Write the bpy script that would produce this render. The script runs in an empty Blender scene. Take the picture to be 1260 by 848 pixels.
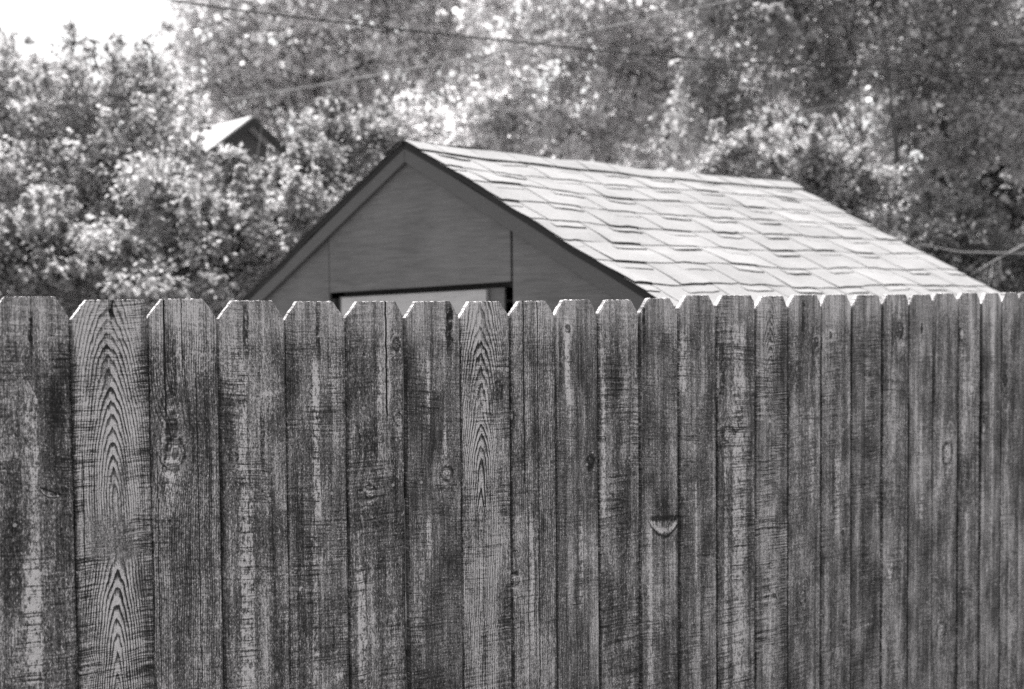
import bpy, bmesh, math, random
import numpy as np
from mathutils import Vector, Matrix, noise as mnoise

random.seed(7)
rng = np.random.default_rng(7)
SC = bpy.context.scene
COL = SC.collection

# ------------------------------------------------------------------ camera maths
F, CX, CY, EYE = 1400.0, 630.0, 424.0, 1.80
pitch, roll = math.atan((424 - 369.3) / F), math.radians(0.5)
f0 = np.array([0, math.cos(pitch), -math.sin(pitch)])
r0 = np.array([1.0, 0, 0])
u0 = np.cross(r0, f0)
RR = r0 * math.cos(roll) - u0 * math.sin(roll)
UU = u0 * math.cos(roll) + r0 * math.sin(roll)
CAM = np.array([0, 0, EYE])


def ray(x, y):
    return f0 + RR * (x - CX) / F - UU * (y - CY) / F


def hit(x, y, p0, n):
    v = ray(x, y)
    return CAM + v * (((np.asarray(p0) - CAM) @ n) / (v @ n))


def at(x, y, D):
    return CAM + ray(x, y) * D


# fence frame: d along the fence (to the right and away), nf towards the viewer
fa = math.atan2(1929, F)
FD = np.array([math.sin(fa), math.cos(fa), 0])
FN = np.array([math.cos(fa), -math.sin(fa), 0])
FP = CAM + ray(91, 600) * 2.106


def fpx(x, y):
    P = hit(x, y, FP, FN)
    return float((P - FP) @ FD), float(P[2])


# shed frame
sa = math.atan2(1562, F)
RD = np.array([math.sin(sa), math.cos(sa), 0])       # ridge direction (away)
GD = np.array([math.cos(sa), -math.sin(sa), 0])      # along the gable, to the right
UP = np.array([0, 0, 1.0])
APEX = at(494, 172, 5.3)

# ------------------------------------------------------------------ helpers


def link(o, parent=None):
    COL.objects.link(o)
    if parent is not None:
        o.parent = parent
    return o


def empty(name, loc, rz, label, cat, group=None):
    o = bpy.data.objects.new(name, None)
    o.empty_display_size = 0.2
    o.location = loc
    o.rotation_euler = (0, 0, rz)
    link(o)
    tag(o, label, cat, group)
    return o


def tag(o, label=None, cat=None, group=None, kind=None):
    for k, v in (('label', label), ('category', cat), ('group', group), ('kind', kind)):
        if v:
            o[k] = v
    return o


def mesh_obj(name, verts, faces, mats, parent=None, loc=(0, 0, 0), smooth=False, midx=None):
    me = bpy.data.meshes.new(name)
    me.from_pydata([tuple(map(float, v)) for v in verts], [], faces)
    for m in (mats if isinstance(mats, (list, tuple)) else [mats]):
        me.materials.append(m)
    if midx is not None:
        me.polygons.foreach_set('material_index', midx)
    if smooth:
        me.polygons.foreach_set('use_smooth', [True] * len(me.polygons))
    me.update()
    o = bpy.data.objects.new(name, me)
    o.location = loc
    return link(o, parent)


def bm_obj(name, bm, mat, parent=None, loc=(0, 0, 0), smooth=False):
    bm.normal_update()
    me = bpy.data.meshes.new(name)
    bm.to_mesh(me)
    bm.free()
    for m in (mat if isinstance(mat, (list, tuple)) else [mat]):
        me.materials.append(m)
    if smooth:
        me.polygons.foreach_set('use_smooth', [True] * len(me.polygons))
    o = bpy.data.objects.new(name, me)
    o.location = loc
    return link(o, parent)


def box_bm(lo, hi, bev=0.0, bm=None, M=None):
    bm = bm or bmesh.new()
    r = bmesh.ops.create_cube(bm, size=1.0)
    vs = r['verts']
    for v in vs:
        v.co = Vector([(lo[i] + hi[i]) / 2 + v.co[i] * (hi[i] - lo[i]) for i in range(3)])
    if bev:
        es = list({e for v in vs for e in v.link_edges})
        bmesh.ops.bevel(bm, geom=es, offset=bev, segments=1, affect='EDGES')
    if M is not None:
        bmesh.ops.transform(bm, matrix=M, verts=vs if not bev else bm.verts)
    return bm


class Tubes:
    """tapered tubes collected into one mesh"""

    def __init__(self):
        self.v, self.f = [], []

    def add(self, pts, rad, sides=7):
        pts = [np.asarray(p, float) for p in pts]
        base = len(self.v)
        n = len(pts)
        for i, p in enumerate(pts):
            t = pts[min(i + 1, n - 1)] - pts[max(i - 1, 0)]
            t = t / (np.linalg.norm(t) + 1e-9)
            a = np.cross(t, [0.31, 0.2, 0.93])
            a /= np.linalg.norm(a) + 1e-9
            b = np.cross(t, a)
            for k in range(sides):
                th = 2 * math.pi * k / sides
                rr = rad[i] * (1 + 0.12 * math.sin(3 * th + i * 1.7))
                self.v.append(p + rr * (a * math.cos(th) + b * math.sin(th)))
        for i in range(n - 1):
            for k in range(sides):
                k2 = (k + 1) % sides
                self.f.append((base + i * sides + k, base + i * sides + k2, base + (i + 1) * sides + k2, base + (i + 1) * sides + k))
        self.f.append(tuple(base + k for k in range(sides))[::-1])
        self.f.append(tuple(base + (n - 1) * sides + k for k in range(sides)))


# ------------------------------------------------------------------ node expressions


class N:
    """a material node tree with sockets that can be added and multiplied"""

    def __init__(self, name):
        self.m = bpy.data.materials.new(name)
        self.m.use_nodes = True
        self.t = self.m.node_tree
        self.t.nodes.clear()
        self.out = self.t.nodes.new('ShaderNodeOutputMaterial')

    def node(self, typ, **props):
        n = self.t.nodes.new(typ)
        for k, v in props.items():
            setattr(n, k, v)
        return n

    def put(self, sock, v):
        if isinstance(v, E):
            self.t.links.new(v.s, sock)
        elif isinstance(v, bpy.types.NodeSocket):
            self.t.links.new(v, sock)
        elif v is not None:
            sock.default_value = v

    def math(self, op, a, b=None, c=None, clamp=False):
        n = self.node('ShaderNodeMath', operation=op, use_clamp=clamp)
        for i, v in enumerate((a, b, c)):
            if v is not None:
                self.put(n.inputs[i], v)
        return E(self, n.outputs[0])

    def vec(self, x, y, z):
        n = self.node('ShaderNodeCombineXYZ')
        for i, v in enumerate((x, y, z)):
            self.put(n.inputs[i], v)
        return n.outputs[0]

    def noise(self, vec, scale=1.0, detail=2.0, rough=0.5, dist=0.0):
        n = self.node('ShaderNodeTexNoise')
        self.put(n.inputs['Vector'], vec)
        n.inputs['Scale'].default_value = scale
        n.inputs['Detail'].default_value = detail
        n.inputs['Roughness'].default_value = rough
        n.inputs['Distortion'].default_value = dist
        return E(self, n.outputs[0])

    def smooth(self, v, a, b, c=0.0, d=1.0):
        n = self.node('ShaderNodeMapRange', interpolation_type='SMOOTHSTEP')
        self.put(n.inputs['Value'], v)
        for k, w in (('From Min', a), ('From Max', b), ('To Min', c), ('To Max', d)):
            self.put(n.inputs[k], w)
        return E(self, n.outputs[0])

    def grey(self, v, tint=(1.0, 0.985, 0.99)):
        n = self.node('ShaderNodeCombineColor')
        for i in range(3):
            self.put(n.inputs[i], v * tint[i] if isinstance(v, E) else v * tint[i])
        return n.outputs[0]

    def coords(self, kind='Object'):
        tc = self.node('ShaderNodeTexCoord')
        sp = self.node('ShaderNodeSeparateXYZ')
        self.t.links.new(tc.outputs[kind], sp.inputs[0])
        return E(self, sp.outputs[0]), E(self, sp.outputs[1]), E(self, sp.outputs[2])

    def bsdf(self, color, rough=0.8, bump=None, dist=0.002, strength=1.0, spec=0.3):
        b = self.node('ShaderNodeBsdfPrincipled')
        self.put(b.inputs['Base Color'], color)
        self.put(b.inputs['Roughness'], rough)
        b.inputs['Specular IOR Level'].default_value = spec
        if bump is not None:
            bn = self.node('ShaderNodeBump')
            bn.inputs['Strength'].default_value = strength
            bn.inputs['Distance'].default_value = dist
            self.put(bn.inputs['Height'], bump)
            self.t.links.new(bn.outputs[0], b.inputs['Normal'])
        self.t.links.new(b.outputs[0], self.out.inputs[0])
        return b


class E:
    def __init__(self, n, s):
        self.n, self.s = n, s

    def __add__(self, o): return self.n.math('ADD', self, o)
    __radd__ = __add__
    def __mul__(self, o): return self.n.math('MULTIPLY', self, o)
    __rmul__ = __mul__
    def __sub__(self, o): return self.n.math('SUBTRACT', self, o)
    def __rsub__(self, o): return self.n.math('SUBTRACT', o, self)
    def __truediv__(self, o): return self.n.math('DIVIDE', self, o)
    def __neg__(self): return self * -1.0


def g3(v):
    return (v, v * 0.985, v * 0.99, 1.0)


# ------------------------------------------------------------------ materials


def wood_mat(name, sp):
    n = N(name)
    x, y, z = n.coords()
    sd = sp['seed']
    xs, zs = x + sd * 1.37, z + sd * 2.11
    A = sp.get('a', 0.19) * 0.92
    # --- annual rings: a cut through a tapering cone of rings gives the arches
    wob = n.noise(n.vec(sd * 3.0, 0.0, zs * 2.3), 1.0, 2.0) - 0.5
    fine = n.noise(n.vec(xs * 26.0, y * 20.0, zs * 9.0), 1.0, 3.0) - 0.5
    xx = x - sp['xc'] - wob * 0.035
    kn = None
    for (kx, kz, rx, rz, _) in sp.get('knots', []):
        ex = (x - kx) / (rx * 2.6)
        ez = (z - kz) / (rz * 3.0)
        e2 = ex * ex + ez * ez
        gk = n.math('EXPONENT', -e2) * 0.016
        kn = gk if kn is None else kn + gk
    rise = sp['k'] * (z - sp.get('zc', -0.3))
    if 'gw' in sp:
        rise = n.math('MAXIMUM', rise, 0.0)
        if 'second' in sp:
            z0, z1, k2 = sp['second']
            rise = rise + n.math('MAXIMUM', (z - z0) * k2, 0.0) * n.smooth(z, z1, z1 + 0.03, 1.0, 0.0)
    gfade = None
    if 'second' in sp:
        gfade = 1.0 - n.smooth(z, sp['second'][1] - 0.05, sp['second'][1]) * n.smooth(z, sp['second'][1] + 0.03, sp['second'][1] + 0.09, 1.0, 0.0)
    dd = sp['d0'] + rise + (n.noise(n.vec(sd, 4.0, zs * 7.0), 1.0, 2.0) - 0.5) * sp.get('dn', 0.02)
    rr = n.math('SQRT', xx * xx + dd * dd + y * y + 0.000002)
    if 'gw' in sp:      # steep, slightly ragged arches
        jag = n.math('ABSOLUTE', n.noise(n.vec(xs * 70.0, 13.0, zs * 16.0), 1.0, 2.0) - 0.5)
        rr = rr * 0.84 + (n.math('ABSOLUTE', xx) * 0.8 + dd) * 0.16 + jag * 0.006
    rr = rr + fine * sp.get('fn', 0.005)
    if kn is not None:
        rr = rr + kn
    rings = rr / sp['rw']
    fr = n.math('FRACT', rings)
    rid = n.math('FLOOR', rings)
    ramp = n.noise(n.vec(rid * 1.73, sd, zs * 5.0), 1.0, 1.0)
    late = n.smooth(fr, 0.35, 0.86) * n.smooth(fr, 0.9, 1.0, 1.0, 0.0)
    gm = n.smooth(n.noise(n.vec(xs * 9.0, 2.0, zs * 5.0), 1.0, 2.0), 0.35, 0.6) * 0.6 + 0.4
    if sp.get('gw'):      # grain stands out most around the arch
        gm = gm * (n.smooth(n.math('ABSOLUTE', xx), sp['gw'] * 0.6, sp['gw'] * 1.5, 1.0, 0.25))
    gv = sp['g']
    if gfade is not None:
        gm = gm * gfade
    ringt = late * (ramp * 1.5 + 0.1) * gm * (-gv) + gm * (0.45 * gv)
    # --- fibres, flecks, saw kerfs, stains; fibres swerve round the knots
    for (kx, kz, rx, rz, _) in sp.get('knots', []):
        ex = (x - kx) / (rx * 2.2)
        ez = (z - kz) / (rz * 3.2)
        xs = xs - (x - kx) * n.math('EXPONENT', -(ex * ex + ez * ez)) * 0.7
    fib = n.noise(n.vec(xs * 420.0, y * 300.0, zs * 10.0), 1.0, 3.0, 0.6) - 0.5
    fib2 = n.noise(n.vec(xs * 130.0, y * 90.0, zs * 3.0), 1.0, 2.0) - 0.5
    fleck = n.smooth(n.noise(n.vec(xs * 520.0, 1.0, zs * 65.0), 1.0, 1.0), 0.63, 0.74)
    pit = n.smooth(n.noise(n.vec(xs * 600.0, 5.0, zs * 120.0), 1.0, 2.0), 0.34, 0.25)
    slant = x * sp.get('slant', 0.05)
    zz = z + slant + (n.noise(n.vec(xs * 14.0, 7.0, zs * 3.0), 1.0, 1.0) - 0.5) * 0.012
    sw = n.noise(n.vec(xs * 7.0, sd, zz * 230.0), 1.0, 2.0, 0.55)
    sw2 = n.noise(n.vec(xs * 30.0, sd, zz * 520.0), 1.0, 1.0)
    swm = n.smooth(n.noise(n.vec(xs * 13.0, 3.0, zs * 7.0), 1.0, 2.0), 0.38, 0.62)
    kerf = n.smooth(sw, 0.5, 0.7)
    kerf2 = n.smooth(sw2, 0.52, 0.66)
    sawt = (kerf * 1.1 + kerf2 * 0.8) * (swm * 0.85 + 0.15) * (-0.9 * sp.get('saw', 0.7))
    sawl = n.smooth(sw, 0.45, 0.34) * swm * (0.45 * sp.get('saw', 0.7))
    blot = (n.noise(n.vec(xs * 20.0, 9.0, zs * 6.0), 1.0, 3.0, 0.6) - 0.5)
    cloud = (n.noise(n.vec(xs * 7.0, 8.0, zs * 4.0), 1.0, 2.0, 0.5) - 0.5)
    band = n.noise(n.vec(xs * 38.0, 6.0, zs * 0.8), 1.0, 1.0) - 0.5
    grit = n.noise(n.vec(xs * 900.0, y * 900.0, zs * 700.0), 1.0, 2.0) - 0.5
    top = n.smooth(z, -0.13, -0.02)
    calm = 1.0 - top * 0.5
    tick = n.smooth(n.noise(n.vec(xs * 160.0, 11.0, zs * 700.0), 1.0, 1.0), 0.62, 0.7) * n.smooth(blot, -0.02, 0.12)
    mott = n.noise(n.vec(xs * 210.0, sd, zs * 75.0), 1.0, 3.0, 0.6) - 0.5
    mott2 = n.noise(n.vec(xs * 430.0, sd + 2.0, zs * 230.0), 1.0, 2.0, 0.6)
    chip = n.smooth(mott2, 0.56, 0.66) * 1.0 - n.smooth(mott2, 0.47, 0.34) * 0.85
    stain = n.smooth(n.noise(n.vec(xs * 11.0, sd + 5.0, zs * 6.5), 1.0, 4.0, 0.6), 0.47, 0.62) * n.smooth(z, -0.05, -0.13)
    t = (chip - stain * (0.5 * sp.get('stain', 1.0))) * (1.0 - top * 0.45) + (fib * 2.2 + fleck * 0.95 - pit * 0.8) + fib2 * 1.6 + (sawt + sawl + blot * 2.2 + ringt - tick * 0.5 + mott * 2.0) * calm
    t = t + cloud * 1.5 + band * 1.9 + grit * 1.9 + top * 0.5
    hgt = fib * 0.5 + ringt * 0.45 + sawt * 0.8 - pit * 0.4 + blot * 0.3 + chip * 0.5 + mott * 0.6
    brk = n.noise(n.vec(xs * 150.0, 2.0, zs * 70.0), 1.0, 3.0, 0.65)
    jit = (n.noise(n.vec(xs * 20.0, 3.0, zs * 22.0), 1.0, 3.0, 0.6) - 0.5)
    for (x0, z0, z1, w, amp) in sp.get('streaks', []):
        lo, hi = min(z0, z1), max(z0, z1)
        e = n.math('ABSOLUTE', x - x0 - jit * (0.9 * w))
        mk = n.smooth(e, w * 0.35, w * 0.62, 1.0, 0.0)
        mk = mk * n.smooth(z, lo - 0.02, lo + 0.03) * n.smooth(z, hi - 0.03, hi + 0.02, 1.0, 0.0)
        mk = mk * n.smooth(brk, 0.36, 0.56)
        # cross-checks: pale strips break up into blocks
        mk = mk * (1.0 - n.smooth(sw, 0.56, 0.62) * 0.7)
        t = t + mk * (mott * 1.6 + 0.85) * (2.1 * amp)
        hgt = hgt + mk * (0.4 * amp)
    for (x0, z0, z1, w) in sp.get('cracks', []):
        lo, hi = min(z0, z1), max(z0, z1)
        wv = (n.noise(n.vec(9.0, sd, zs * 30.0), 1.0, 3.0) - 0.5) * 0.006
        e = n.math('ABSOLUTE', x - x0 - wv)
        tp = n.smooth(z, lo - 0.01, lo + 0.1) * n.smooth(z, hi - 0.005, hi + 0.01, 1.0, 0.0)
        mk = n.smooth(e, w * 0.35, w, 1.0, 0.0) * n.smooth(tp, 0.0, 0.2)
        t = t - mk * 2.6
        hgt = hgt - mk * 3.0
    for (kx, kz, rx, rz, amp) in sp.get('knots', []):
        ex = (x - kx) / rx + jit * 1.5
        ez = (z - kz) / rz + jit * 1.3
        e = n.math('SQRT', ex * ex + ez * ez)
        core = n.smooth(e, 0.75, 1.0, 1.0, 0.0)
        rim = n.smooth(e, 0.62, 0.95) * n.smooth(e, 1.0, 1.45, 1.0, 0.0) * n.smooth(brk, 0.36, 0.6)
        sub = n.math('SINE', e * 17.0) * core
        halo = n.smooth(e, 1.0, 2.2, 1.0, 0.0) * n.smooth(e, 1.0, 1.25)
        t = t + core * (amp + (brk - 0.5) * 2.2) + sub * 0.8 * brk - rim * 1.15 + halo * 0.4
        hgt = hgt + core * 0.5 - rim * 1.0 + sub * 0.3
    for (kx, kz, rx, rz, rot) in sp.get('scars', []):
        c, s = math.cos(rot), math.sin(rot)
        ux = ((x - kx) * c + (z - kz) * s) / rx
        uz = ((z - kz) * c - (x - kx) * s) / rz + jit * 0.4 + (brk - 0.5) * 0.4
        # a gouge: half-moon hollow, skylight on its lower lip and shade at its rims painted in
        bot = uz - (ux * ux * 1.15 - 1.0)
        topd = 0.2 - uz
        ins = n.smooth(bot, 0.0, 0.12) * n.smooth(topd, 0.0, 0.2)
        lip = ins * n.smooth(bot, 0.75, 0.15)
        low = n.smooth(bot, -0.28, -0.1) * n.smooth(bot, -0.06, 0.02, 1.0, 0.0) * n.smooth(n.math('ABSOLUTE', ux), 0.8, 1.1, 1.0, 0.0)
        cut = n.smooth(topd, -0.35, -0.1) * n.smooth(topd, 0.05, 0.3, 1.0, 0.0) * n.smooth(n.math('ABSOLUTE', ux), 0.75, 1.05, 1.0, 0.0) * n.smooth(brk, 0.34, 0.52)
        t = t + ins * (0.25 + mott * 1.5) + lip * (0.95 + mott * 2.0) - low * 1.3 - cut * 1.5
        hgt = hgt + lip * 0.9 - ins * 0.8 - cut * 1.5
    for (kx, kz, rx, rz, rot) in sp.get('smears', []):
        c, s = math.cos(rot), math.sin(rot)
        ux = ((x - kx) * c + (z - kz) * s) / rx
        uz = ((z - kz) * c - (x - kx) * s) / rz + jit * 1.2
        t = t + n.math('EXPONENT', -(ux * ux + uz * uz)) * n.smooth(brk, 0.35, 0.6) * 1.2
    t = t * 1.3 + sp.get('tone', 0.0)
    # long edges darkened in colour, standing for the shade beside the seams
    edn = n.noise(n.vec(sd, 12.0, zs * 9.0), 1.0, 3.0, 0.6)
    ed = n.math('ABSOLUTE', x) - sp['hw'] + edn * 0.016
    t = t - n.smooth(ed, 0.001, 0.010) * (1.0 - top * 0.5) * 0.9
    # upward-facing end grain is paler than the weathered face
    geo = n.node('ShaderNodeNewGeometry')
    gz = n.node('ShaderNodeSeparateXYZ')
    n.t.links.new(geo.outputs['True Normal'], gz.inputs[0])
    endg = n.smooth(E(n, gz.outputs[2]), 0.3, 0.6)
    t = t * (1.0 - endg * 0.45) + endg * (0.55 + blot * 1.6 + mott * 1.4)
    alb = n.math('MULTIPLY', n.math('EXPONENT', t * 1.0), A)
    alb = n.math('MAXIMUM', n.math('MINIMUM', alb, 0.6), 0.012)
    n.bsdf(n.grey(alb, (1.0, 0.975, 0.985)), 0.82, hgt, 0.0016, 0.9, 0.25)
    return n.m


def plain_mat(name, v, rough=0.7, var=0.25, scale=(8, 8, 8), bump=0.0, spec=0.3):
    n = N(name)
    x, y, z = n.coords()
    a = n.noise(n.vec(x * scale[0], y * scale[1], z * scale[2]), 1.0, 4.0, 0.6) - 0.5
    b = n.noise(n.vec(x * 3.0, y * 3.0, z * 3.0), 1.0, 3.0) - 0.5
    alb = (a * (2 * var) + b * var + 1.0) * v
    n.bsdf(n.grey(alb), rough, a if bump else None, bump or 0.001, 0.7, spec)
    return n.m


def leaf_mat(name, v, trans=0.45, rough=0.4):
    n = N(name)
    at_ = n.node('ShaderNodeAttribute', attribute_name='leaf_tone')
    f = E(n, at_.outputs['Fac'])
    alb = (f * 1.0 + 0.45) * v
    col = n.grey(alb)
    b = n.node('ShaderNodeBsdfPrincipled')
    n.put(b.inputs['Base Color'], col)
    b.inputs['Roughness'].default_value = rough
    b.inputs['Specular IOR Level'].default_value = 0.45
    tr = n.node('ShaderNodeBsdfTranslucent')
    n.put(tr.inputs[0], n.grey(alb * 1.25))
    mx = n.node('ShaderNodeMixShader')
    mx.inputs[0].default_value = trans
    n.t.links.new(b.outputs[0], mx.inputs[1])
    n.t.links.new(tr.outputs[0], mx.inputs[2])
    n.t.links.new(mx.outputs[0], n.out.inputs[0])
    return n.m


def shingle_mat(name, v):
    n = N(name)
    x, y, z = n.coords()
    g = n.noise(n.vec(x * 330.0, y * 330.0, z * 330.0), 1.0, 2.0, 0.7) - 0.5
    b = n.noise(n.vec(x * 5.0, y * 5.0, z * 5.0), 1.0, 3.0) - 0.5
    tb = n.node('ShaderNodeAttribute', attribute_name='tab_tone')
    alb = (g * 1.2 + b * 0.4 + E(n, tb.outputs['Fac']) * 0.13 + 0.9) * v
    n.bsdf(n.grey(alb), 0.9, g, 0.002, 0.6, 0.2)
    return n.m


def bark_mat(name, v):
    n = N(name)
    x, y, z = n.coords()
    a = n.noise(n.vec(x * 60.0, y * 60.0, z * 14.0), 1.0, 4.0, 0.6) - 0.5
    n.bsdf(n.grey((a * 1.4 + 1.0) * v), 0.9, a, 0.01, 0.8, 0.1)
    return n.m


def ground_mat():
    n = N('lawn')
    x, y, z = n.coords()
    a = n.noise(n.vec(x, y, z), 40.0, 4.0, 0.7) - 0.5
    b = n.noise(n.vec(x, y, z), 0.6, 4.0, 0.6) - 0.5
    n.bsdf(n.grey((a * 1.2 + b * 0.8 + 1.0) * 0.2), 0.95, a, 0.03, 0.8, 0.1)
    return n.m


M_SHINGLE = shingle_mat('asphalt_shingle', 0.255)
M_EDGE = plain_mat('tar_edge', 0.025, 0.9)
M_PANEL = plain_mat('painted_plywood', 0.125, 0.75, 0.6, (7, 7, 120), 0.003)
M_TRIM = plain_mat('painted_trim', 0.087, 0.7, 0.15, (10, 10, 60), 0.0008)
M_PALE = plain_mat('pale_bare_board', 0.42, 0.7, 0.22, (12, 12, 70), 0.0008)
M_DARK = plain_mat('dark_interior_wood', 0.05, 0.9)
M_STEEL = plain_mat('galvanised_steel', 0.3, 0.45, 0.3, (300, 300, 300))
M_CABLE = plain_mat('black_cable', 0.04, 0.9, spec=0.05)
M_CABLE2 = plain_mat('pale_aluminium_cable', 0.26, 0.8, spec=0.1)
M_HROOF = shingle_mat('pale_roofing', 0.5)
M_HWALL = plain_mat('house_siding', 0.14, 0.8, 0.1, (1, 1, 40))
M_HTRIM = plain_mat('dark_fascia', 0.04, 0.7)
M_GLASS = plain_mat('window_glass', 0.03, 0.08, 0.1, spec=0.6)
M_LUMBER = plain_mat('weathered_lumber', 0.2, 0.85, 0.4, (80, 80, 6), 0.002)

# ------------------------------------------------------------------ ground
gr = mesh_obj('ground', [(-300, -200, 0), (300, -200, 0), (300, 500, 0), (-300, 500, 0)], [(0, 1, 2, 3)], ground_mat())
tag(gr, kind='structure')

# ------------------------------------------------------------------ fence
seams = [-10.5, 91, 184, 271, 353, 428, 499, 567, 628, 684, 737, 787, 834, 881, 928, 968, 1009, 1047, 1085, 1117, 1147, 1178, 1205, 1230, 1252]
tops = [365, 369, 368, 370, 371, 371, 371, 371, 370.5, 369, 369, 367, 363.5, 363.5, 364.5, 363, 362.5, 363, 362.5, 362.5, 361, 360.5, 360.5, 360]
S = [fpx(sx, 600)[0] for sx in seams]
fence_rot = math.atan2(FD[1], FD[0])
fence = empty('wooden_fence', (FP[0], FP[1], 0), fence_rot,
              'weathered grey dog eared picket fence running across the foreground', 'fence')

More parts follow.
